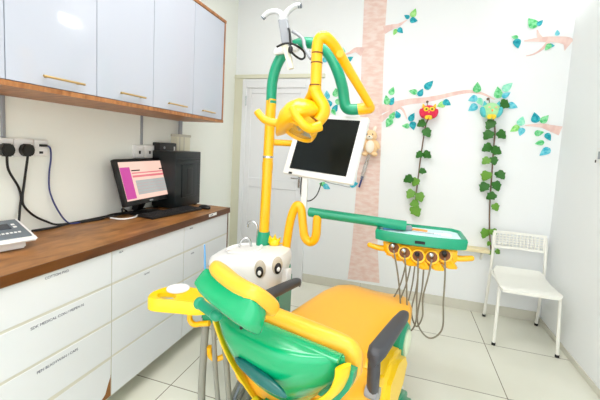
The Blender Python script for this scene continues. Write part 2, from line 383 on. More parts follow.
scr(scr_wh, -.115, -.04, .062, .07, 'page_heading'); scr(scr_wh, .15, .185, .062, .07, 'page_heading')
for k in range(4): scr(scr_rd, -.10, .195, -.022-.02*k, -.0205-.02*k, 'page_line')
MB().box(onp(c, M, 0, -.143, .001), (.03, .004, .008), M).build('badge', grey_m, t)
MB().hull([onp(c, M, a, h, -.035) for a in (-.03, .03) for h in (-.12, -.02)]+[Vector((.06+dx, -1.44+dy, .905)) for dx in (-.03, .02) for dy in (-.03, .03)], .004).build('stand_neck', black_m, t)
MB().lathe([(.0, .0), (.115, 0), (.115, .008), (.06, .018), (0, .02)], (.15, -1.44, .89)).build('stand_base', black_m, t)
t = thing('keyboard', 'black keyboard lying in front of the computer monitor', 'keyboard', (.28, -1.36, .89), math.radians(-7))
kb = Vector((.28, -1.36, .89)); R = Matrix.Rotation(math.radians(-9), 3, 'Z')
MB().box(kb+Vector((0, 0, .009)), (.14, .44, .016), R, .004).build('tray', black_m, t)
b = MB()
for i in range(5):
    for j in range(16):
        if i == 4 and 3 < j < 9: continue
        b.box(kb+R @ Vector((-.048+.024*i, -.195+.026*j, .019)), (.018, .02, .006), R, .0015, 1)
b.box(kb+R @ Vector((.048, -.03, .019)), (.018, .13, .006), R, .0015, 1)
b.build('keys', dark_m, t)
t = thing('mouse', 'black mouse beside the right end of the keyboard', 'mouse', (.37, -1.10, .89), math.radians(-10))
MB().ell((.37, -1.10, .902), (.05, .028, .02)).build('mouse_shell', black_m, t)
MB().ell((.395, -1.10, .916), (.008, .004, .006)).build('scroll_wheel', grey_m, t)
# ---------------------------------------------------------------- bench meter with display
t = thing('bench_meter', 'grey and white desktop meter with small display on the counter at the left', 'meter', (.14, -2.41, .89), math.radians(-14))
Rz = Matrix.Rotation(math.radians(-14), 3, 'Z'); o = Vector((.14, -2.41, .89))
def bx(x, y, z): return o+Rz @ Vector((x, y, z))
MB().hull([bx(x, y, z) for x in (-.09, .085) for y in (-.23, .15) for z in (.004, .035)], .006).build('lower_body', white_m, t)
MB().hull([bx(x, y, z) for y in (-.24, .185) for x, z in ((-.10, .035), (.115, .035), (.115, .05), (-.10, .10))], .008).build('upper_body', white_m, t)
sl = Vector((.215, 0, -.07)).normalized()
def top(x, y, d=.0): return bx(x, y,   .05+(.115-x)*.05/.215+d)
MB().hull([top(x, y, d) for x in (-.085, .095) for y in (.0, .17) for d in (-.01, .004)], .003).build('control_panel', slate_m, t)
MB().hull([top(x, y, d) for x in (-.085, .095) for y in (-.23, -.015) for d in (-.01, .003)], .003).build('tray_lid', glass_m, t)
MB().hull([top(x, y, d) for x in (-.04, .01) for y in (.075, .125) for d in (.003, .006)]).build('display', lcd_m, t)
for x, y in ((-.035, .135), (-.01, .135)): MB().hull([top(x+dx, y+dy, d) for dx in (0, .012) for dy in (0, .012) for d in (.003, .006)]).build('button', white_m, t)
for k in range(7): MB().hull([top(.045+dx, .05+.014*k+dy, d) for dx in (0, .01) for dy in (0, .009) for d in (.003, .006)]).build('button', white_m, t)
MB().hull([top(-.02+dx, .03+dy, d) for dx in (0, .003) for dy in (0, .045) for d in (.003, .005)]).build('panel_mark', white_m, t)
# ---------------------------------------------------------------- mural on the back wall
LEAVES= [(1.749, 2.614, 1.779, 2.691, 'l'), (1.73, 2.609, 1.682, 2.638, 't'), (1.735, 2.595, 1.804, 2.579, 't'), (1.624, 2.518, 1.601, 2.462, 'l'), (1.637, 2.524, 1.684, 2.478, 't'), (1.614, 1.922, 1.636, 2.0, 'g'), (1.595, 1.833, 1.572, 1.923, 'g'), (1.612, 1.833, 1.647, 1.905, 't'), (1.85, 1.947, 1.772, 1.961, 'g'), (1.863, 1.913, 1.896, 1.982, 't'), (1.911, 1.977, 1.977, 2.052, 't'), (1.628, 1.699, 1.663, 1.772, 'g'), (1.705, 1.711, 1.675, 1.78, 't'), (1.637, 1.706, 1.597, 1.624, 'g'), (1.801, 1.686, 1.839, 1.765, 't'), (1.807, 1.643, 1.736, 1.641, 'g'), (1.825, 1.684, 1.845, 1.604, 't'), (2.093, 1.852, 2.025, 1.823, 'l'), (2.074, 1.875, 2.141, 1.836, 't'), (2.338, 1.944, 2.337, 2.038, 'g'), (2.347, 1.907, 2.275, 1.877, 'b'), (2.352, 1.9, 2.393, 1.834, 'm'), (2.351, 1.843, 2.284, 1.787, 'b'), (2.512, 1.898, 2.495, 1.999, 'g'), (2.537, 1.96, 2.605, 2.029, 'm'), (2.536, 1.907, 2.597, 1.949, 'b'), (2.583, 1.851, 2.663, 1.821, 'b'), (2.689, 1.672, 2.707, 1.752, 'm'), (2.69, 1.668, 2.623, 1.619, 'l'), (2.715, 1.656, 2.699, 1.584, 'b'), (2.809, 1.699, 2.786, 1.788, 't'), (2.842, 1.7, 2.891, 1.765, 'g'), (2.804, 1.608, 2.873, 1.625, 'g'), (2.887, 1.617, 2.925, 1.554, 't'), (2.881, 1.542, 2.812, 1.525, 'g'), (2.928, 1.494, 2.858, 1.428, 'b'), (2.733, 2.474, 2.67, 2.551, 'g'), (2.741, 2.488, 2.776, 2.531, 't'), (2.611, 2.396, 2.559, 2.408, 'g'), (2.598, 2.389, 2.619, 2.308, 't'), (2.888, 2.4, 2.883, 2.448, 'b'), (2.848, 2.338, 2.813, 2.285, 'g'), (2.83, 2.324, 2.879, 2.322, 't'), (0.947, 2.243, 1.001, 2.295, 'b'), (1.18, 2.245, 1.244, 2.281, 't'), (1.142, 2.307, 1.137, 2.373, 'm'), (1.01, 1.878, 1.004, 1.966, 'b'), (1.098, 1.903, 1.093, 1.99, 'g'), (1.054, 1.811, 1.01, 1.878, 't'), (1.08, 1.758, 1.12, 1.835, 't'), (1.104, 1.837, 1.157, 1.892, 'g'), (1.068, 1.782, 1.107, 1.724, 'g'), (1.337, 1.139, 1.256, 1.103, 'l'), (1.287, 1.053, 1.373, 1.076, 'b'), (1.05, 1.036, 0.978, 1.042, 'g'), (1.026, 1.03, 1.099, 0.995, 'b'), (1.337, 1.301, 1.345, 1.378, 'm')]
TRUNK_L= [(1.306, 2.944), (1.318, 2.527), (1.323, 2.251), (1.339, 1.876), (1.353, 1.591), (1.355, 1.204), (1.354, 0.859), (1.351, 0.456), (1.329, 0.104)]
TRUNK_R= [(1.536, 2.924), (1.52, 2.784), (1.521, 2.517), (1.527, 2.245), (1.544, 1.878), (1.555, 1.598), (1.568, 1.219), (1.578, 0.881), (1.596, 0.49), (1.642, 0.116)]
BRANCHES= [[(1.519, 1.784, 0.085), (1.661, 1.833, 0.062), (1.792, 1.866, 0.052), (1.921, 1.881, 0.047), (2.045, 1.908, 0.038), (2.166, 1.939, 0.033), (2.285, 1.957, 0.028), (2.389, 1.936, 0.019), (2.486, 1.889, 0.009)], [(1.535, 1.691, 0.057), (1.604, 1.749, 0.038), (1.69, 1.805, 0.024), (1.736, 1.788, 0.019), (1.778, 1.706, 0.009)], [(1.512, 2.517, 0.076), (1.582, 2.54, 0.047), (1.643, 2.555, 0.028), (1.71, 2.595, 0.009)], [(2.995, 2.317, 0.114), (2.954, 2.358, 0.066), (2.877, 2.373, 0.047), (2.807, 2.376, 0.043), (2.736, 2.375, 0.028), (2.658, 2.37, 0.009)], [(2.779, 2.373, 0.043), (2.757, 2.414, 0.024), (2.743, 2.455, 0.009)], [(2.836, 2.363, 0.028), (2.793, 2.301, 0.019), (2.74, 2.262, 0.011), (2.684, 2.248, 0.008)], [(2.989, 1.638, 0.076), (2.913, 1.66, 0.052), (2.84, 1.679, 0.033), (2.731, 1.675, 0.009)], [(1.332, 2.324, 0.085), (1.264, 2.345, 0.047), (1.209, 2.319, 0.024), (1.152, 2.302, 0.009)]]
VINE= [(1.36, 1.057), (1.283, 1.031), (1.193, 1.043), (1.091, 1.055), (1.007, 1.079)]
STEM1= [(1.966, 1.717), (1.945, 1.663), (1.936, 1.564), (1.924, 1.382), (1.917, 1.198), (1.91, 1.012), (1.913, 0.854)]
STEM2= [(2.479, 1.729), (2.503, 1.628), (2.507, 1.457), (2.515, 1.199), (2.519, 1.024), (2.535, 0.805), (2.559, 0.629), (2.577, 0.56)]
IVY1= [(1.902, 1.661, 0.087), (1.96, 1.582, 0.096), (1.907, 1.381, 0.077), (1.976, 1.385, 0.087), (1.953, 1.237, 0.068), (1.828, 1.154, 0.096), (1.892, 1.131, 0.087), (1.857, 1.017, 0.096), (1.946, 0.997, 0.096), (1.898, 0.936, 0.087), (1.921, 0.864, 0.116)]
IVY2= [(2.552, 1.84, 0.106), (2.454, 1.669, 0.106), (2.446, 1.579, 0.106), (2.553, 1.587, 0.106), (2.448, 1.471, 0.106), (2.527, 1.45, 0.106), (2.45, 1.359, 0.087), (2.512, 1.363, 0.087), (2.462, 1.229, 0.106), (2.576, 1.246, 0.096), (2.455, 1.132, 0.106), (2.554, 1.149, 0.106), (2.516, 1.059, 0.096), (2.563, 0.967, 0.087), (2.499, 0.729, 0.106), (2.568, 0.746, 0.087), (2.614, 0.583, 0.058), (2.561, 0.567, 0.058), (2.538, 0.644, 0.048)]

t = thing('tree_mural', 'pink tree with branches and green and teal leaves painted on the back wall', 'mural', (1.45, 0, 0))
def flat(poly, y0, m, nm):
    M = Matrix(((1, 0, 0, 0), (0, 0, -1, 0), (0, 1, 0, 0), (0, 0, 0, 1)))
    M = Matrix.Translation((0, y0, 0)) @ M
    return MB().prism(poly, .0004, M).build(nm, m, t, smooth=False)
clampz = lambda p: (p[0], min(p[1], 2.945))
flat([clampz(p) for p in TRUNK_L]+[clampz(p) for p in TRUNK_R[::-1]], -.0002, trunk_m, 'painted_trunk')
for ib, br in enumerate(BRANCHES):
    P = spline([(p[0], p[1], p[2]) for p in br], 4); L_ = []; R_ = []
    for i, p in enumerate(P):
        d_ = P[min(i+1, len(P)-1)]-P[max(i-1, 0)]; n_ = Vector((-d_.y, d_.x)).normalized()*max(p.z, .004)/2
        L_.append((p.x+n_.x, p.y+n_.y)); R_.append((p.x-n_.x, p.y-n_.y))
    flat([(min(a, 2.998), z) for a, z in L_+R_[::-1]], -.0008-.0005*ib, branch_m, 'painted_branch')
P = spline([(a, -.002, z) for a, z in VINE], 5); MB().tube(P, .003, 6, smooth=0).build('painted_vine', grey_m, t)
for il, (x0, z0, x1, z1, cc) in enumerate(LEAVES):
    a = Vector((x0, z0)); d_ = Vector((x1-x0, z1-z0)); n_ = Vector((-d_.y, d_.x)); w_ = random.uniform(.32, .4)
    prof = [(0, .0), (.06, .55), (.18, .9), (.35, 1), (.55, .82), (.75, .5), (.9, .2), (1, 0)]
    pl = [a+d_*s+n_*w_*q for s, q in prof]+[a+d_*s-n_*w_*q for s, q in prof[-2:0:-1]]
    flat([(p.x, p.y) for p in pl], -.0052-.0005*(il % 7), ml[cc], 'painted_leaf')
# ---------------------------------------------------------------- ivy strands
def ivy(stem, leaves, label, scale):
    t = thing('ivy_strand', label, 'ivy', (stem[0][0], -.03, stem[0][1]), 0, 'ivy strands on the back wall')
    MB().tube([(a, -.03, z) for a, z in stem], .006, 6).build('stem', stem_m, t)
    for k, (x, z, s) in enumerate(leaves):
        sx = min(stem, key=lambda p: abs(p[1]-z))[0]
        side = 1 if x > sx else -1
        a = math.radians(-90+side*random.uniform(15, 75)); s *= scale
        prof = [(-.95, 0), (-.98, .22), (-1.05, .5), (-.7, .85), (-.25, .78), (-.05, 1.0), (.2, .72), (.45, .5), (.7, .42), (1.05, 0)]
        ca, sa = math.cos(a), math.sin(a); tx, tz = random.uniform(-.5, .5), random.uniform(-.35, .35)
        b = MB(); up = []
        rim = prof+[(p, -q) for p, q in prof[-2:0:-1]]
        def pt(p, q, lift): 
            X = (p*ca-q*sa)*s; Z = (p*sa+q*ca)*s
            return (x+X, -.055-lift+tx*X+tz*Z*.6, z+Z)
        front = [b.bm.verts.new(pt(p, q, .004+.012*(1-abs(q))-.012*p*p)) for p, q in rim]; mid = [b.bm.verts.new(pt(p, 0, .006+.002-.010*p*p)) for p in (-.6, 0, .6)]
        bk = [b.bm.verts.new(pt(p, q, .002+.012*(1-abs(q))-.012*p*p)) for p, q in rim]
        n = len(rim)
        cidx = lambda p: 0 if p < -.3 else (1 if p < .35 else 2)
        for i in range(n):
            j = (i+1) % n; ci, cj = cidx(rim[i][0]), cidx(rim[j][0])
            b._f([front[i], front[j], mid[ci]])
            if ci != cj: b._f([front[j], mid[cj], mid[ci]])
            b._f([bk[j], bk[i], front[i], front[j]])
        b._f(bk[::-1])
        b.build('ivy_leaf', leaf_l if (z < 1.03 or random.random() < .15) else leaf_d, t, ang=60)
ivy(STEM1, IVY1, 'hanging ivy strand below the red plush owl, ending above the green tray', .47)
ivy(STEM2, IVY2, 'longer hanging ivy strand below the aqua plush owl, ending behind the white chair', .42)
# ---------------------------------------------------------------- plush owls and bunny
def owl(x, z, body, wing, scarf, label, k):
    y = -.085
    t = thing('plush_owl', label, 'plush toy', (x, 0, z-.1), 0, 'plush owls on the wall')
    MB().ell((x, y, z), (.088, .062, .082)).build('body', body, t)
    for s in (-1, 1):
        MB().ell((x+s*.07, y-.012, z-.012), (.03, .04, .055), Matrix.Rotation(s*.3, 3, 'Y')).build('wing', wing, t)
        MB().hull([(x+s*.028, y, z+.06), (x+s*.08, y, z+.045), (x+s*.072, y, z+.11), (x+s*.05, y-.03, z+.055), (x+s*.05, y+.03, z+.055)], .004).build('ear', wing if wing is not body else scarf, t)
        MB().ell((x+s*.03, y-.052, z+.03), (.03, .014, .026)).build('eye_patch', ysoft_m if body is red_m else lime_m, t)
        MB().ell((x+s*.03, y-.066, z+.03), (.012, .006, .009)).build('eye', black_m if body is red_m else tan_m, t)
    MB().lathe([(0, 0), (.011, .012), (0, .036)], (x, y-.05, z+.012), (0, -.6, -.8), 10).build('beak', orange_m, t)
    b = MB()
    for s in (-1, 1): b.ell((x+s*.02, y-.055, z-.062), (.02, .014, .024))
    b.ell((x, y-.058, z-.05), (.018, .014, .014)); b.build('feet', scarf, t)
    MB().tube([(x-.02, y, z+.075), (x-.02, y+.03, z+.115), (x-.02, -.012, z+.13)], .004, 6).build('hanging_loop', stem_m, t)
    MB().lathe([(0, 0), (.014, 0), (.014, .012), (0, .014)], (x-.02, 0, z+.13), (0, -1, 0), 12).build('hook', stem_m, t)
    t.scale = (k, k, k); t.location.z += .1*(1-k)
owl(1.957, 1.762, red_m, red_m, ysoft_m, 'red plush owl hanging from the painted branch', .78)
owl(2.449, 1.782, lime_m, teal_m, ysoft_m, 'aqua and mint plush owl hanging from the painted branch', .85)
x, z, y = 1.468, 1.475, -.06
t = thing('plush_bunny', 'small tan plush animal with cream belly pinned on the pink trunk', 'plush toy', (x, 0, z-.1))
MB().ell((x+.005, y, z-.04), (.068, .05, .075)).build('body', tan_m, t)
MB().ell((x, y-.035, z-.04), (.04, .025, .06)).build('belly', fluff_m, t)
MB().ell((x-.005, y-.01, z+.06), (.062, .05, .055)).build('head', tan_m, t)
MB().ell((x-.008, y-.048, z+.045), (.03, .022, .022)).build('muzzle', fluff_m, t)
MB().ell((x-.008, y-.07, z+.052), (.007, .006, .005)).build('nose', dark_m, t)
for s in (-1, 1):
    MB().ell((x-.005+s*.032, y-.005, z+.12), (.014, .012, .035), Matrix.Rotation(s*.3, 3, 'Y')).build('ear', fluff_m, t)
    MB().ell((x-.008+s*.026, y-.052, z+.072), (.006, .004, .009)).build('eye', black_m, t)
    MB().ell((x+s*.062, y-.02, z-.02), (.022, .022, .045), Matrix.Rotation(-s*.5, 3, 'Y')).build('arm', tan_m, t)
    MB().ell((x+s*.045, y-.03, z-.11), (.03, .035, .022)).build('foot', tan_m, t)
t = thing('hanging_stick', 'clear stick with a dark blue tip hanging under the plush animal', 'stick', (1.42, -.02, 1.2))
MB().tube([(1.46, -.03, 1.36), (1.42, -.03, 1.20), (1.405, -.03, 1.12)], .016, 10).build('sleeve', glass_m, t)
MB().tube([(1.412, -.03, 1.15), (1.385, -.03, 1.04)], .009, 8, smooth=0).build('tip', navy_m, t)
# ---------------------------------------------------------------- ledge, switch, white chair
t = thing('wall_ledge', 'narrow pale pine ledge on the back wall beside the white chair', 'shelf', (2.2, 0, .58))
MB().span((1.80, -.10, .565), (2.545, 0, .595), bev=.003).build('shelf_board', ledge_m, t, smooth=False)
for x in (1.9, 2.5): MB().hull([(x-.008, -.08, .565), (x+.008, -.08, .565), (x-.008, 0, .565), (x+.008, 0, .565), (x-.008, 0, .48), (x+.008, 0, .48)]).build('bracket', wchair_m, t, smooth=False)
t = thing('wall_switch', 'white switch plate on the right wall at the picture edge', 'switch', (3.0, -.65, 1.4))
MB().span((2.988, -.72, 1.39), (3.0, -.585, 1.49), bev=.003).build('plate', white_m, t)
MB().span((2.984, -.68, 1.415), (2.989, -.62, 1.465), bev=.002).build('rocker', grey_m, t)
MB().span((2.986, -.60, 1.392), (2.989, -.588, 1.41)).build('indicator', black_m, t)
t = thing('perforated_chair', 'white metal chair with perforated backrest in the far right corner', 'chair', (2.74, -.35, 0))
for s, xf, xr in ((-1, 2.521, 2.553), (1, 2.925, 2.950)):
    xi = .014*s
    MB().tube([(xf, -.555, .008), (xf+(-s)*.01, -.52, .44)], .0115, 10, smooth=0).build('leg', wchair_m, t)
    MB().tube([(xr, -.075, .008), (xr-.004*s, -.125, .44), (xr-.006*s, -.12, .62), (xr-.008*s, -.095, .755)], .0115, 10).build('leg', wchair_m, t)
    for q in ((xf, -.555), (xr, -.075)): MB().lathe([(0, 0), (.014, 0), (.013, .02), (0, .02)], (q[0], q[1], 0), seg=12).build('rubber_foot', dark_m, t)
secs = []
for k in range(13):
    f = k/12; y = -.60+.44*f; hw = .20-.018*f; 
    if k in (0, 12): hw -= .02
    z = .452-.012*math.sin(PI*min(f*1.1, 1))+(.03*(f-.85)/.15 if f > .85 else 0)-(.014 if k == 0 else 0); cx = 2.715+.03*f
    sec = superel(0, 0, hw, .011, 6, 24)
    secs.append([(cx+a, y, z+b_+.05*(a*a)/.04*0) for a, b_ in sec])
MB().loft(secs).build('seat', wchair_m, t)
MB().tube([(2.54, -.50, .437), (2.90, -.50, .437)], .009, 8, smooth=0).tube([(2.555, -.14, .437), (2.935, -.14, .437)], .009, 8, smooth=0).tube([(2.54, -.5, .437), (2.555, -.14, .437)], .009, 8, smooth=0).tube([(2.90, -.5, .437), (2.935, -.14, .437)], .009, 8, smooth=0).build('seat_frame', wchair_m, t)
b = MB(); x0, x1, z0, z1 = 2.556, 2.946, .632, .775
cy = lambda x: -.115-.0*(x-2.75)**2+.02*(1-((x-2.75)/.2)**2)
def bar(xa, xb, za, zb):
    b.hull([(xq, cy(xq)+dy+(zq-.63)*.12, zq) for xq in (xa, xb) for zq in (za, zb) for dy in (-.004, .004)])
nx, nz = 13, 5; mx_, mz = .022, .020; hx = (x1-x0-2*mx_)/nx; hz = (z1-z0-2*mz)/nz
for k in range(6):
    a = x0+(x1-x0)*k/6; c2 = x0+(x1-x0)*(k+1)/6
    bar(a, c2, z0, z0+mz); bar(a, c2, z1-mz, z1)
    for r in range(1, nz): zz = z0+mz+hz*r; bar(max(a, x0+mx_), min(c2, x1-mx_), zz-.0035, zz+.0035)
bar(x0, x0+mx_, z0+mz, z1-mz); bar(x1-mx_, x1, z0+mz, z1-mz)
for k in range(1, nx): xx = x0+mx_+hx*k; bar(xx-.0042, xx+.0042, z0+mz, z1-mz)
b.build('backrest', wchair_m, t, smooth=False)
# ---------------------------------------------------------------- dental chair (local frame: x across, y forward)
ch = thing('dental_chair', 'green and amber reclining dental chair with charcoal armrests in the middle of the room', 'dental chair', (1.5, -1.8, 0), math.radians(-16))
def part(b, nm, m, p=ch, ang=40): return b.build(nm, m, p, local=True, ang=ang)
secs = []
for u, w, zt, th in ((-.37, .20, .47, .06), (-.36, .24, .50, .12), (-.30, .275, .52, .17), (-.15, .285, .53, .19), (.05, .29, .545, .19), (.22, .28, .568, .18), (.34, .262, .592, .17), (.44, .235, .602, .15), (.51, .195, .592, .12), (.55, .14, .57, .07)):
    s = superel(.045*max(0, u)/.5, zt-th/2, w, th/2, 3.6, 36)
    secs.append([(a, u, z+(-.022*(1-(a/w)**2) if z > zt-th*.4 else 0)) for a, z in s])
part(MB().loft(secs), 'seat_cushion', pad_m)
secs = []
for f in range(9):
    q = f/8; u = .47+.26*q; zc = .50-.36*q; w = .235-.03*q-(.03 if f == 8 else 0)
    secs.append([(a, u+b_*.75, zc+b_*.55) for a, b_ in superel(0, 0, w, .06 if f < 8 else .04, 4, 28)])
part(MB().loft(secs), 'leg_rest', pad_m)
# seat frame and pedestal
part(MB().hull([(s*.25, u, z) for s in (-1, 1) for u, z in ((-.27, .34), (.40, .42), (.40, .30), (-.22, .24))], .03), 'seat_frame', grn_m)
part(MB().hull([(s*.15, u, z) for s in (-1, 1) for u, z in ((-.2, .05), (.25, .05), (.20, .30), (-.15, .30))], .03), 'pedestal', grn_m)
part(MB().hull([(s*.26, u, z) for s in (-1, 1) for u in (-.30, .55) for z in (0, .055)], .02), 'floor_plate', white_m)
part(MB().lathe([(0, -.02), (.085, -.02), (.095, .0), (.095, .04), (.08, .055), (0, .055)], (.26, .20, .50), (1, .05, .0)), 'side_hub', grn_m)
part(MB().lathe([(0, 0), (.06, 0), (.06, .006), (.05, .012), (0, .012)], (.315, .20, .50), (1, .05, .0)), 'side_hub_cap', pale_m)
part(MB().hull([(x, u, z) for x in (.20, .345) for u, z in ((-.14, .50), (-.02, .555), (.10, .53), (.16, .45), (.10, .36), (-.02, .30), (-.14, .34))], .03), 'side_cover', trimy_m)
part(MB().hull([(x, u, z) for x in (.10, .36) for u, z in ((-.05, .28), (.08, .31), (.2, .28), (.26, .2), (.2, .1), (-.05, .1))], .03), 'lower_cover', grn_m)
# backrest cushion, shell and trim
def hw(z):   # half width of the shield outline
    pts = [(.31, .03), (.36, .10), (.46, .185), (.54, .235), (.62, .282), (.68, .303), (.735, .303), (.80, .295)]
    if z <= pts[0][0]: return pts[0][1]
    for (z0, w0), (z1, w1) in zip(pts, pts[1:]):
        if z <= z1: return w0+(w1-w0)*(z-z0)/(z1-z0)
    return pts[-1][1]
ur = lambda z: -.415-.22*(z-.7)
secs = []
for z, g, th in ((.42, -.07, .03), (.44, -.05, .07), (.50, -.02, .095), (.55, .018, .10), (.65, .018, .10), (.72, .012, .095), (.752, .0, .08), (.770, -.022, .05), (.776, -.06, .02)):
    w = hw(min(z, .735))+g
    secs.append([(a, b_, z) for a, b_ in superel(0, ur(z)+.055, w, th/2, 3.2, 36)])
part(MB().loft(secs), 'backrest_cushion', pad_m)
def plate_sec(zs, g, u0, u1): 
    S = []
    for z in zs:
        w = max(hw(z)+g, .02); S.append([(-w, ur(z)+u0, z), (w, ur(z)+u0, z), (w, ur(z)+u1, z), (-w, ur(z)+u1, z)])
    return S
zs = [.54+.04*i for i in range(5)]
part(MB().loft(plate_sec(zs, .012, -.012, .02)), 'inner_rim', grn_m)
NA = 24; rowsz = [.44+(.742-.44)*i/22 for i in range(23)]
secs = []
for i, z in enumerate(rowsz):
    q = i/22; w = hw(z)-.02-.07*(1-q)**1.5
    bul = .012+.105*math.sin(PI*min(1, q*.66))**.8
    if q > .93: bul -= .03*((q-.93)/.07)**2
    ring = []
    for k in range(NA+1):
        a = -1+2*k/NA; ring.append((a*max(w, .012), ur(z)-.012-bul*(1-abs(a)**2.6), z))
    ring += [(w_, ur(z)-.005, z) for w_ in (max(w, .012), 0, -max(w, .012))]
    secs.append(ring)
shell = part(MB().loft(secs), 'backrest_shell', shell_m, ang=60)
part(MB().tube([(.0, ur(.742)-.03, .742)]*1+[], .01) if False else MB().loft([[(a, ur(.74)+b_-.02, .738+c_) for b_, c_ in superel(0, 0, .024, .008, 2.5, 14)] for a in (-.275, -.2, 0, .2, .275)]), 'shell_lip', shell_m)
part(MB().tube([(-.28, -.445, .715), (-.27, -.45, .68), (-.232, -.425, .57), (-.192, -.39, .475), (-.12, -.345, .36), (-.03, -.32, .30)], lambda t: (.010, .021+.018*min(1, t*1.6)), 14, 5, flat=(-1, -.5, .3)), 'edge_strap', trimy_m)
part(MB().tube([(.288, -.45, .722), (.284, -.447, .68), (.256, -.44, .615), (.20, -.45, .555), (.13, -.47, .50), (.05, -.46, .44)], lambda t: (.010, .030), 14, 5, flat=(1, -.5, .3)), 'edge_strap', trimy_m)
part(MB().hull([(s*.09, u, z) for s in (-1, 1) for u, z in ((-.42, .40), (-.30, .40), (-.18, .30), (-.34, .26))], .025), 'hinge_cover', grn_m)
part(MB().tube([(-.08, -.44, .42), (.02, -.46, .385), (.08, -.40, .33)], (.03, .014), 12, flat=(1, 0, 0)), 'hinge_strap', trimy_m)
# headrest
a_ = math.radians(48); V = Vector((math.cos(.20), -math.sin(.20), -.08)).normalized(); N = Vector((math.sin(.20)*math.cos(a_), math.cos(.20)*math.cos(a_), math.sin(a_))); N = (N-V*N.dot(V)).normalized(); S = V.cross(N); hc = Vector((-.035, -.575, .908))
def hp(v, n, s): return hc+V*v*.92+N*n-S*s*(1 if S.z < 0 else -1)
secs = []
for v, k in ((-.145, .35), (-.14, .7), (-.128, .9), (-.10, 1), (-.05, 1), (0, 1), (.05, 1), (.10, 1), (.128, .9), (.14, .7), (.145, .35)):
    curve = .014*(v/.16)**2
    secs.append([hp(v, .01+curve+p, q) for p, q in superel(0, 0,   .031*max(k, .6), .080*k, 2.8, 24)])
part(MB().loft(secs), 'headrest_cushion', pad_m)
secs = []
for v, k in ((-.182, .25), (-.18, .6), (-.17, .8), (-.15, .86), (-.12, .96), (-.05, 1), (.03, 1), (.09, .97), (.125, .88), (.145, .7), (.155, .35)):
    secs.append([hp(v, -.028-.005*k+p,   .008+q+.018*max(0, v)/.1*(p/.05)) for p, q in superel(0, 0, .046*k, .052*k, 4.2, 32)])
part(MB().loft(secs), 'headrest_shell', shell_m)
for v, s_ in ((.02, -.03), (.10, -.02)): part(MB().ell(hp(v, -.078, s_+.02), (.005, .005, .005)), 'screw', dark_m)
part(MB().hull([(v, u, z) for v in (-.15, -.06) for u, z in ((-.55, .84), (-.48, .86), (-.525, .765), (-.47, .755))], .012), 'headrest_post', white_m)
part(MB().tube([(-.27, -.535, .785), (-.17, -.545, .775)], .019, 14, smooth=0).ell((-.27, -.535, .785), (.02, .023, .023)).ell((-.17, -.545, .775), (.026, .022, .021)), 'headrest_knob', grn_m)
part(MB().ell((.03, -.535, .625), (.115, .018, .024), Matrix.Rotation(math.radians(10), 3, 'Y')), 'shell_underside_shade', teal_d)  # dark ellipsoid, shade of the shell's lower edge put into its colour
# armrests
for s in (-1, 1):
    secs = []
    for u, w, zt in ((-.235, .014, .655), (-.225, .026, .665), (-.19, .034, .67), (-.05, .032, .668), (.08, .029, .665), (.17, .024, .66), (.195, .019, .655), (.205, .01, .645)):
        secs.append([(s*.306+a-s*.018*(u+.2), u, z) for a, z in superel(0, zt-.022, w, .022, 3, 20)])
    ar = part(MB().loft(secs), 'armrest', arm_m)
    part(MB().tube([(s*.30, -.20, .65), (s*.305, -.21, .58), (s*.30, -.19, .50), (s*.29, -.13, .44)], (.022, .028), 12), 'arm_post', arm_m, ar)
    part(MB().lathe([(0, -.024), (.026, -.024), (.026, .024), (0, .024)], (s*.30, -.19, .485), (1, 0, 0), 16), 'arm_pivot', grey_m, ar)
# ---------------------------------------------------------------- spittoon unit with pole, arch and swing arm
su = thing('spittoon_unit', 'white spittoon unit with cartoon eyes, green base and yellow pole beside the dental chair', 'spittoon', (1.0, -1.5, 0))
def wp(b, nm, m, p, ang=40): return b.build(nm, m, p, ang=ang)
secs = []
for z, a, b_, cx in ((.55, .10, .12, 1.05), (.60, .15, .15, 1.02), (.66, .215, .165, .965), (.71, .24, .17, .95), (.745, .235, .165, .955), (.770, .21, .145, .97), (.782, .16, .11, .985), (.784, .05, .05, 1.0)):
    secs.append([(x, y, z+.11*(x-1.03) if z > .6 else z) for x, y in superel(cx, -1.50, a, b_, 3, 44)])
body = wp(MB().loft(secs), 'bowl_housing', white_m, su)
wp(MB().lathe([(0, .0), (.07, .006), (.10, .02), (.108, .03), (.112, .028), (.105, .012), (.1, .0)], (.92, -1.52, .752), (-.12, 0, 1)), 'bowl_rim', white_m, su)
wp(MB().hull([(x, y, z) for x, y in ((.93, -1.6), (1.17, -1.6), (1.17, -1.32), (.93, -1.32)) for z in (.10, .63)], .03), 'lower_cabinet', grn_m, su)
wp(MB().hull([(x, y, z) for x, y in ((.96, -1.58), (1.19, -1.58), (1.19, -1.3), (.96, -1.3)) for z in (0, .11)], .01), 'base', white_m, su)
def eye(c, n, r):
    n = Vector(n).normalized(); c = Vector(c)
    e = wp(MB().use(sclera_m).ell(c, (r*.62, r*.25, r), cols(n.cross(Vector((0, 0, 1))), n, Vector((0, 0, 1)))), 'eye', None, su)
    o_ = c+n*r*.17+Vector((0, 0, -r*.25))
    wp(MB().ell(o_, (r*.42, r*.2, r*.66), cols(n.cross(Vector((0, 0, 1))), n, Vector((0, 0, 1)))), 'pupil', black_m, e)
    wp(MB().ell(o_+n*r*.17+Vector((0, 0, -r*.05)), (r*.2, r*.1, r*.27), cols(n.cross(Vector((0, 0, 1))), n, Vector((0, 0, 1)))), 'glint', white_m, e)
eye((1.085, -1.662, .722), (.25, -1, 0), .05); eye((1.165, -1.612, .738), (.8, -.8, 0), .05)
wp(MB().hull([(1.205, -1.56, .60), (1.225, -1.53, .60), (1.205, -1.56, .71), (1.225, -1.53, .71), (1.16, -1.55, .62), (1.16, -1.55, .7)], .004), 'side_strip', white_m, su)
b = MB()
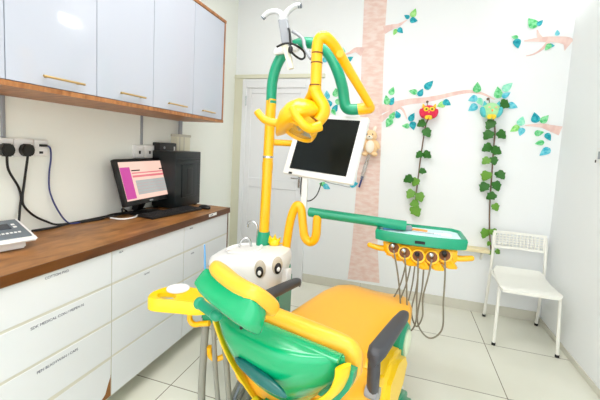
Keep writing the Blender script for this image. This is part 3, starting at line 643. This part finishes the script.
for k in range(5):
    an = PI*(.05+.9*k/4); b.hull([(1.055+.0*k, -1.42, .785), (1.075, -1.40, .785), (1.065+math.cos(an)*.055-.02, -1.41, .80+math.sin(an)*.02), (1.065+math.cos(an)*.055, -1.40, .80+math.sin(an)*.06), (1.065+math.cos(an)*.04+.02, -1.43, .80+math.sin(an)*.03)], .003)
b.ell((1.065, -1.41, .80), (.035, .03, .03)); wp(b, 'flower_cap', ylem_m, su)
wp(MB().tube([(.94, -1.39, .765), (.94, -1.39, .86), (.93, -1.39, .895), (.90, -1.39, .91), (.875, -1.39, .895), (.872, -1.39, .87)], .008, 10), 'cup_filler', chrome_m, su)
wp(MB().tube([(.935, -1.46, .77), (.925, -1.47, .815), (.90, -1.48, .825), (.88, -1.49, .805), (.872, -1.5, .77)], .007, 10), 'flush_spout', chrome_m, su)
pole = wp(MB().tube([(.988, -1.4, .80), (.998, -1.4, 1.665)], .031, 20, smooth=0), 'pole', yel_m, su)
wp(MB().lathe([(.046, .0), (.044, .05), (.036, .095), (.0, .095)], (.988, -1.4, .765), seg=20), 'pole_collar', grn_m, su)
wp(MB().lathe([(.033, 0), (.033, .05), (0, .05)], (.993, -1.4, 1.24), seg=20), 'pole_sleeve', yel_m, pole)
wp(MB().lathe([(.0325, 0), (.0325, .012), (0, .012)], (.994, -1.4, 1.315), seg=20), 'pole_ring', chrome_m, pole)
wp(MB().tube([(.998, -1.4, 1.64), (1.0, -1.4, 1.767), (1.026, -1.4, 1.868), (1.08, -1.4, 1.945), (1.17, -1.4, 1.985), (1.268, -1.4, 1.970), (1.341, -1.4, 1.910), (1.392, -1.4, 1.819), (1.424, -1.4, 1.731), (1.438, -1.4, 1.66), (1.450, -1.4, 1.627), (1.475, -1.4, 1.613), (1.525, -1.4, 1.615)], .031, 20), 'arch_tube', grn_m, su)
wp(MB().tube([(1.52, -1.4, 1.614), (1.575, -1.4, 1.622)], .032, 20, smooth=0).ell((1.578, -1.4, 1.623), (.032, .032, .032)), 'arch_joint', yel_m, su)
wp(MB().tube([(1.145, -1.4, .52), (1.135, -1.4, .64), (1.14, -1.4, .794), (1.156, -1.4, .938), (1.178, -1.4, 1.02), (1.199, -1.4, 1.045), (1.222, -1.4, 1.02), (1.237, -1.4, .929), (1.252, -1.4, .86), (1.287, -1.4, .832), (1.318, -1.4, .865), (1.322, -1.4, .957), (1.322, -1.4, 1.0)], .026, 18), 's_tube', yel_m, su)
wp(MB().lathe([(.034, 0), (.034, .17), (.029, .18), (0, .18)], (1.135, -1.4, .50), (.02, 0, 1), 20), 'tube_collar', grn_m, su)
# ---------------------------------------------------------------- operating light
ol = thing('operating_light', 'yellow dental operating light with two tube handles hanging from the green arch', 'lamp', (1.29, -1.7, 1.5))
hd = Vector((1.275, -1.70, 1.525))
wp(MB().tube([(1.585, -1.44, 1.634), (1.535, -1.5, 1.71), (1.485, -1.565, 1.785), (1.43, -1.645, 1.87), (1.40, -1.685, 1.902), (1.375, -1.70, 1.914), (1.353, -1.70, 1.900), (1.346, -1.70, 1.86), (1.348, -1.70, 1.79), (1.350, -1.70, 1.66)], lambda t: .021+.006*min(1, t*2), 18), 'boom', yel_m, ol)
for z in (1.835, 1.79, 1.685): wp(MB().lathe([(.0285, 0), (.0285, .006), (0, .006)], (1.348, -1.70, z), seg=18), 'boom_ring', hole_m, ol)
wp(MB().tube([(1.30, -1.66, 1.752), (1.335, -1.66, 1.77)], .014, smooth=0) if False else MB().tube([(1.445, -1.60, 1.86), (1.45, -1.66, 1.845)], .018, smooth=0), 'boom_screw', yel_m, ol)
# yoke: a fork with two prongs
wp(MB().tube([(1.343, -1.70, 1.68), (1.36, -1.70, 1.64), (1.395, -1.705, 1.59), (1.398, -1.71, 1.55), (1.375, -1.72, 1.515)], lambda t: (.030, .026), 14), 'yoke', yel_m, ol)
wp(MB().tube([(1.345, -1.70, 1.685), (1.325, -1.67, 1.65), (1.285, -1.62, 1.61), (1.26, -1.60, 1.56)], lambda t: (.030-.006*t, .022), 14), 'yoke', yel_m, ol)
# head: lofted shell along its axis, open lens beneath
ax = Vector((.86, -.1, .42)).normalized(); lat = Vector((.1, 1, 0)); lat = (lat-ax*lat.dot(ax)).normalized(); up = lat.cross(ax)
if up.z < 0: up = -up
def lp(l, a, q): return hd+lat*l+ax*a+up*q
secs = []
for a, rl, ru, off in ((-.145, .006, .004, -.025), (-.13, .035, .016, -.022), (-.10, .07, .04, -.012), (-.05, .105, .068, .0), (.0, .118, .08, .002), (.05, .11, .078, .0), (.085, .085, .06, -.002), (.108, .05, .038, -.004), (.118, .01, .01, -.004)):
    secs.append([lp(p, a, off+(q if q > 0 else q*.35)) for p, q in superel(0, 0, rl*1.08, ru*1.12, 2.1, 28)])
wp(MB().loft(secs), 'lamp_head', yel_m, ol)
fd = Vector((-.25, -.45, -.85)).normalized(); fu = fd.orthogonal().normalized(); fv = fd.cross(fu); fc = hd+Vector((.012, -.005, -.03))
wp(MB().lathe([(.0, -.02), (.088, -.02), (.092, .02), (.086, .045), (.078, .045), (.074, .03), (.05, .018), (.0, .012)], fc, fd, 32), 'reflector_cup', yel_m, ol)
wp(MB().lathe([(0, .014), (.05, .020), (.073, .033), (.07, .034), (.0, .018)], fc, fd, 32), 'lens', mirror_m, ol)
wp(MB().tube([(1.055, -1.72, 1.558), (1.075, -1.72, 1.535), (1.11, -1.72, 1.512), (1.17, -1.71, 1.502), (1.23, -1.70, 1.51)], lambda t: .018+.004*t, 14), 'handle', yel_m, ol)
wp(MB().tube([(1.275, -1.81, 1.56), (1.30, -1.82, 1.525), (1.335, -1.82, 1.49), (1.365, -1.80, 1.475), (1.40, -1.77, 1.49)], lambda t: .019+.006*t, 14).ell((1.275, -1.81, 1.56), (.019, .019, .019)), 'handle', yel_m, ol)
wp(MB().ell((1.352, -1.735, 1.575), (.008, .02, .022)), 'bright_screw', chrome_m, ol)
# ---------------------------------------------------------------- hanging monitor on the pole
t = thing('lcd_monitor', 'white framed LCD monitor with a dark screen mounted on the yellow pole behind the lamp', 'monitor', (1.337, -1.41, 1.15))
c, M = panel((1.337, -1.41, 1.407), (.964, -.262, -.052), (.231*-1, -.916, .329), (.133, .305, .943))
MB().box(onp(c, M, .0, -.004, -.022), (.452, .04, .388), M, .01).build('frame', white_m, t)
MB().box(onp(c, M, 0, 0, .0), (.367, .004, .324), M).build('screen', scr_off, t, smooth=False)
MB().box(onp(c, M, -.17, -.19, -.001), (.022, .004, .012), M).build('button', dark_m, t)
MB().box(onp(c, M, 0, -.02, -.06), (.26, .05, .24), M, .015).build('rear_cover', white_m, t)
MB().tube([(1.0, -1.39, 1.41), (1.10, -1.31, 1.411), (1.27, -1.31, 1.40)], .02, 14, smooth=0).build('mount_arm', yel_m, t)
MB().span((1.215, -1.40, 1.03), (1.25, -1.37, 1.26), bev=.004).build('stand_column', white_m, t)
MB().tube([(1.21, -1.38, 1.25), (1.205, -1.38, 1.16), (1.21, -1.38, 1.10), (1.235, -1.385, 1.075), (1.275, -1.385, 1.08), (1.31, -1.385, 1.12), (1.33, -1.38, 1.19)], .0035, 8).build('signal_cable', dark_m, t)
# ---------------------------------------------------------------- grey two-pronged holder on the arch
t = thing('pronged_holder', 'grey two-pronged holder strapped with black cable onto the top of the green arch', 'holder', (1.06, -1.42, 1.97))
MB().hull([(x, y, z) for y in (-1.465, -1.43) for x, z in ((1.045, 1.96), (1.105, 1.97), (1.062, 2.13), (1.008, 2.13))], .008).build('column', grey_m, t)
for P in ([(1.035, -1.447, 2.12), (1.025, -1.447, 2.155), (.985, -1.447, 2.175), (.94, -1.447, 2.168), (.912, -1.447, 2.145)], [(1.04, -1.447, 2.12), (1.05, -1.447, 2.15), (1.07, -1.447, 2.175), (1.105, -1.447, 2.195), (1.135, -1.447, 2.195)]):
    pr = MB().tube(P, lambda q: (.02-.006*q, .014), 12).build('prong', light_grey_m, t)
    a, b_ = Vector(P[-2]), Vector(P[-1]); MB().tube([b_-(b_-a).normalized()*.012, b_+(b_-a).normalized()*.006], .014, 10, smooth=0).build('prong_tip', slate_m, pr)
MB().tube([(1.06, -1.47, 1.98), (1.085, -1.475, 1.92), (1.108, -1.475, 1.845)], lambda q: (.022-.004*q, .012), 12).build('clip_tongue', cream_m, t)
MB().hull([(x, y, z) for y in (-1.47, -1.43) for x, z in ((.99, 1.93), (1.0, 1.965), (1.14, 1.985), (1.14, 1.95))], .008).build('clamp', white_m, t)
MB().tube([(1.02, -1.485, 1.965), (1.07, -1.49, 1.98), (1.12, -1.485, 1.975), (1.165, -1.45, 1.95), (1.17, -1.43, 1.92), (1.15, -1.45, 1.905), (1.11, -1.485, 1.935), (1.10, -1.49, 1.99), (1.09, -1.48, 2.05), (1.075, -1.46, 2.07)], .006, 8).build('cable_loop', black_m, t)
MB().ell((1.105, -1.492, 1.945), (.014, .01, .022)).build('cable_tie', black_m, t)
MB().tube([(1.10, -1.46, 2.055), (1.165, -1.47, 2.01), (1.19, -1.50, 1.95), (1.245, -1.56, 1.875)], .010, 10, smooth=3).build('support_rod', grey_m, t)
for o_ in list(t.children): o_.location = (.032, 0, -.022)
# ---------------------------------------------------------------- instrument tray on its swing arm
it = thing('instrument_tray', 'green instrument tray with yellow handpiece holders on a green swing arm', 'instrument tray', (1.32, -1.4, .95))
wp(MB().tube([(1.275, -1.4, 1.012), (1.82, -1.36, .985)], .028, 18, smooth=0).ell((1.275, -1.4, 1.012), (.012, .028, .028)), 'swing_arm', grn_m, it)
tc_ = Vector((1.892, -1.36, .936))
def outline(g):
    P = []
    for k in range(25):
        q = -1+2*k/24; P.append((q*(.226+g), -.075-.055*math.sqrt(max(0, 1-.95*q*q))-g*.6))
    P += [(.226+g, .12), (.19+g, .165+g), (-.19-g, .165+g), (-.226-g, .06)]
    return P
def ring(g, z): return [tc_+Vector((x, y, z)) for x, y in outline(g)]
wp(MB().loft([ring(-.02, -.028), ring(0, -.022), ring(.004, .02), ring(.0, .030), ring(-.008, .032), ring(-.014, .028), ring(-.016, .012)]), 'tray_body', grn_m, it)
wp(MB().loft([ring(-.018, .010), ring(-.018, .0165)]), 'tray_liner', paper_m, it)
wp(MB().box(tc_+Vector((0, -.135, -.002)), (.05, .006, .014), None, .002), 'name_badge', dark_m, it)
holders = [(1.765, .880), (1.822, .870), (1.888, .864), (1.955, .866), (2.018, .876)]
wp(MB().hull([tc_+Vector((x, y, z)) for x, y, z in ((-.19, -.09, -.025), (.19, -.09, -.025), (-.17, .02, -.03), (.17, .02, -.03), (-.17, -.08, -.115), (.19, -.08, -.115), (.0, -.112, -.12), (-.12, .0, -.09), (.12, .0, -.09))], .01), 'holder_bar', yel_m, it)
for k, (x, z) in enumerate(holders):
    q = (k-2)/2; y = -1.502+.035*q*q
    d_ = Vector((.12+.12*q, .82, -.45)).normalized(); cc = Vector((x, y, z))
    h_ = wp(MB().lathe([(.027, -.004), (.035, -.002), (.036, .02), (.029, .06), (.02, .09), (.0, .095)], cc, d_, 22), 'holder_cup', yel_m, it)
    wp(MB().lathe([(0, -.0055), (.0275, -.0055), (.0275, .004), (0, .004)], cc, d_, 20), 'holder_opening', hole_m, h_)
    wp(MB().hull([cc+Vector(p) for p in ((-.034, .0, -.012), (.03, -.004, -.012), (.032, .05, -.02), (-.024, .05, -.02), (.065, -.005, -.062), (.075, .03, -.064), (.0, .05, -.075), (.02, .005, -.070))], .006), 'holder_lip', yel_m, h_)
for x, z, s in ((1.635, .868, -1), (2.15, .868, 1)):
    wp(MB().tube([(x, -1.42, z), (x-s*.06, -1.42, z-.01), (x-s*.13, -1.40, z-.005)], lambda q: .014+.004*q, 12).ell((x, -1.42, z), (.014, .014, .014)), 'tray_handle', yel_m, it)
for k, (x, z) in enumerate(holders):
    q = (k-2)/2; y = -1.502+.035*q*q
    lab = ['leftmost handpiece hanging in the yellow holder, at the arm side of the tray', 'second handpiece from the arm side in the yellow holder', 'middle handpiece in the yellow holder under the dark badge', 'fourth handpiece from the arm side in the yellow holder', 'rightmost handpiece in the yellow holder, with a dark head'][k]
    t = thing('handpiece', lab, 'handpiece', (x, y, z), 0, 'handpieces in the tray holders')
    up_ = Vector((-.2, -.55, .5)).normalized(); p0 = Vector((x, y, z))
    MB().tube([p0+up_*.004, p0+up_*.022], .010, 12, smooth=0).build('body', chrome_m if k != 4 else black_m, t)
    MB().ell(p0+up_*.024, (.013, .011, .012)).build('head', dark_m if k in (2, 4) else chrome_m, t)
    xb, zb = [(1.815, .47), (1.85, .455), (1.90, .44), (1.93, .47), (2.03, .42)][k]; wl = .035 if k < 4 else .10; back = [1.84, 1.865, 1.885, 1.905, 1.93][k]
    MB().tube([(x, y-.012, z-.008), (.5*x+.5*xb, y-.026, z-.10), (xb, -1.475, .64), (xb+.008, -1.455, zb+.06), (xb-wl*.5, -1.435, zb-.01), (xb-wl-.012, -1.415, zb+.06), (.4*(xb-wl)+.6*back, -1.38, .66), (back, -1.35, .80), (back, -1.35, .85)], .0042, 8).build('hose', thin_m, t)
t = thing('air_syringe', 'steel and pale blue syringe lying across the back of the green tray', 'syringe', (1.80, -1.33, .955))
MB().tube([(1.70, -1.37, .961), (1.79, -1.34, .961)], .008, 10, smooth=0).build('barrel', blue_m, t)
MB().tube([(1.79, -1.34, .961), (1.85, -1.32, .967)], .017, 12, smooth=0).build('head', grey_m, t)
t = tag(MB().box((1.895, -1.305, .958), (.085, .03, .012), Matrix.Rotation(-.15, 3, 'Z'), .004).build('orange_block', orange_m, None, loc=(1.895, -1.305, .953)), 'small orange block at the back of the green tray', 'block')
t = thing('dental_probe', 'thin steel dental probe lying on the pale blue tray liner', 'dental tool', (1.96, -1.34, .955))
MB().tube([(1.86, -1.345, .958), (1.97, -1.35, .958)], .004, 8, smooth=0).build('handle', chrome_m, t)
MB().tube([(1.97, -1.35, .958), (2.0, -1.352, .961), (2.01, -1.353, .968)], .002, 6).build('tip', chrome_m, t)
t = tag(MB().box((2.03, -1.35, .958), (.05, .03, .012), None, .003).build('cotton_box', white_m, None, loc=(2.03, -1.35, .953)), 'small white box at the right end of the green tray', 'box')
# ---------------------------------------------------------------- assistant tray
at = thing('cup_tray', 'yellow cup tray with a white oval and round hole, left of the headrest', 'cup tray', (.87, -2.06, .70))
def P2(x, y): return (x, y)
oc = Vector((.89, -2.06, .70))
sh = [(-.135, -.035), (-.125, -.075), (-.09, -.095), (-.03, -.085), (.03, -.07), (.09, -.06), (.14, -.03), (.14, .05), (.10, .075), (.03, .075), (-.06, .065), (-.115, .03)]
sp = [(p.x, p.y) for p in spline([(x, y, 0) for x, y in sh+[sh[0]]], 4)[:-1]]
hole = [(-.055+.046*math.cos(2*PI*k/32), -.038+.030*math.sin(2*PI*k/32)) for k in range(32)]
b = MB()
def rg(pl, z, s=1.0): return [oc+Vector((x*s, y*s, z)) for x, y in pl]
n = len(sp)
def near(pl, x, y): return min(range(len(pl)), key=lambda i: (pl[i][0]-x)**2+(pl[i][1]-y)**2)
# resample outer ring by angle about the hole so that it bridges to the hole rim
def rayhit(an):
    cx, cy_ = -.055, -.035; best = None
    dx, dy = math.cos(an), math.sin(an)
    for i in range(n):
        (x0, y0), (x1, y1) = sp[i], sp[(i+1) % n]; ex, ey = x1-x0, y1-y0; den = dx*ey-dy*ex
        if abs(den) < 1e-9: continue
        tt = ((x0-cx)*ey-(y0-cy_)*ex)/den; ss = ((x0-cx)*dy-(y0-cy_)*dx)/den
        if tt > 0 and -1e-6 <= ss <= 1+1e-6 and (best is None or tt > best): best = tt
    return (cx+dx*best, cy_+dy*best)
K = 64
out = [rayhit(2*PI*k/K) for k in range(K)]; hol = [(-.055+.046*math.cos(2*PI*k/K), -.038+.030*math.sin(2*PI*k/K)) for k in range(K)]
b.loft([rg(hol, -.012), rg(hol, .008), rg(out, .012, .96), rg(out, .004), rg(out, -.042), rg(out, -.044, .97), rg(hol, -.012)], caps=False)
wp(b, 'tray_plate', ylem_m, at)
wp(MB().lathe([(0, .0), (.05, 0), (.05, .005), (0, .006)], oc+Vector((-.05, .032, .0115)), seg=28), 'white_oval', white_m, at)
wp(MB().tube([oc+Vector(p) for p in ((.055, -.02, -.03), (.052, -.02, -.085), (.075, -.02, -.105), (.11, -.02, -.095), (.15, -.02, -.085))], .012, 12), 'tray_hook', yel_m, at)
wp(MB().tube([(1.01, -2.03, .69), (1.03, -1.90, .62), (1.02, -1.75, .54), (1.0, -1.60, .50)], .022, 14), 'support_arm', grn_m, at)
wp(MB().hull([(x, y, z) for x in (.985, 1.07) for y in (-2.07, -1.99) for z in (.60, .71)], .015), 'hose_holder', grn_m, at)
wp(MB().tube([(1.025, -2.05, .49), (1.025, -2.045, .455), (1.035, -2.04, .435), (1.06, -2.03, .43), (1.10, -2.01, .455), (1.13, -2.0, .49)], .012, 12), 'lower_hook', yel_m, at)
for k, (P, r_, lab) in enumerate((([(1.005, -2.05, .62), (1.0, -2.055, .45), (1.0, -2.06, .25), (1.0, -2.03, .10), (1.0, -1.9, .03), (.99, -1.7, .03), (.98, -1.60, .06)], .0165, 'thick grey suction hose hanging left of the others beside the headrest'),
        ([(1.04, -2.045, .62), (1.05, -2.045, .45), (1.07, -2.04, .25), (1.07, -2.0, .09), (1.05, -1.85, .03), (1.03, -1.7, .03), (1.02, -1.60, .06)], .011, 'grey hose hanging in the middle of three behind the chair back'),
        ([(1.055, -2.02, .62), (1.09, -2.02, .45), (1.115, -2.02, .25), (1.10, -1.97, .09), (1.09, -1.8, .03), (1.08, -1.7, .03), (1.06, -1.60, .06)], .013, 'grey hose hanging nearest the yellow strap of the chair back'),
        ([(1.065, -2.0, .62), (1.16, -1.97, .48), (1.17, -1.99, .36), (1.13, -2.0, .22), (1.12, -1.9, .05), (1.10, -1.62, .08)], .007, 'thin dark grey tube slanting behind the yellow strap'))):
    tag(MB().tube(P, r_, 14).build('suction_hose', hose_m if k < 3 else slate_m, None, loc=P[0]), lab, 'hose', 'hoses on the cup tray arm')
t = thing('saliva_ejector', 'thin blue straw standing up from the hose holder beside the headrest', 'straw', (.99, -2.02, .70))
MB().tube([(.975, -2.02, .66), (.975, -2.02, .79), (.966, -2.018, .935)], lambda q: .009-.006*q, 10).build('straw', blue_m, t)
# ---------------------------------------------------------------- lamps, sky, camera
def lamp(x, y, sx, sy, e, label):
    t = thing('ceiling_light', label, 'ceiling light', (x, y, 2.94), 0, 'ceiling panel lights')
    MB().span((x-sx/2-.02, y-sy/2-.02, 2.933), (x+sx/2+.02, y+sy/2+.02, 2.95), bev=.003).build('frame', white_m, t)
    MB().span((x-sx/2, y-sy/2, 2.926), (x+sx/2, y+sy/2, 2.934)).build('diffuser', lamp_m if sx > .5 else lamp_s, t, smooth=False)
lamp(1.25, -1.75, 1.15, .55, 1, 'white ceiling panel light above the dental chair')
lamp(1.5, -3.45, 1.15, .55, 1, 'white ceiling panel light behind the viewpoint')
wl_ = thing('wall_light', 'small wall light high on the right wall near the far corner', 'wall light', (3.0, -.13, 2.77))
MB().span((2.98, -.25, 2.70), (3.0, -.02, 2.84), bev=.003).build('backplate', white_m, wl_)
MB().span((2.955, -.24, 2.71), (2.982, -.03, 2.83), bev=.008).build('diffuser', lamp_s, wl_)
wd = bpy.data.worlds.new('World'); bpy.context.scene.world = wd; wd.use_nodes = True
wd.node_tree.nodes['Background'].inputs[0].default_value = (.98, .99, 1, 1); wd.node_tree.nodes['Background'].inputs[1].default_value = 1.6
cam = bpy.data.cameras.new('camera'); co = bpy.data.objects.new('camera', cam); C.objects.link(co)
cam.sensor_fit = 'HORIZONTAL'; cam.sensor_width = 36; cam.lens = 36*337.09/600; cam.shift_y = -22.28/600; cam.clip_start = .02
yaw, pit, rol = .297277528, .0854805553, .0528703688
right = Vector((math.cos(yaw), math.sin(yaw), 0)); fw = Vector((-math.sin(yaw), math.cos(yaw), 0)); up = Vector((0, 0, 1))
fw2 = fw*math.cos(pit)-up*math.sin(pit); up2 = up*math.cos(pit)+fw*math.sin(pit)
r2 = right*math.cos(rol)+up2*math.sin(rol); u3 = up2*math.cos(rol)-right*math.sin(rol)
co.matrix_world = Matrix.Translation((1.785, -3.3, 1.38)) @ cols(r2, u3, -fw2).to_4x4()
sc = bpy.context.scene; sc.camera = co
vs = sc.view_settings; vs.view_transform = 'Standard'; vs.look = 'None'; vs.gamma = 1; vs.use_curve_mapping = False; vs.exposure = .74
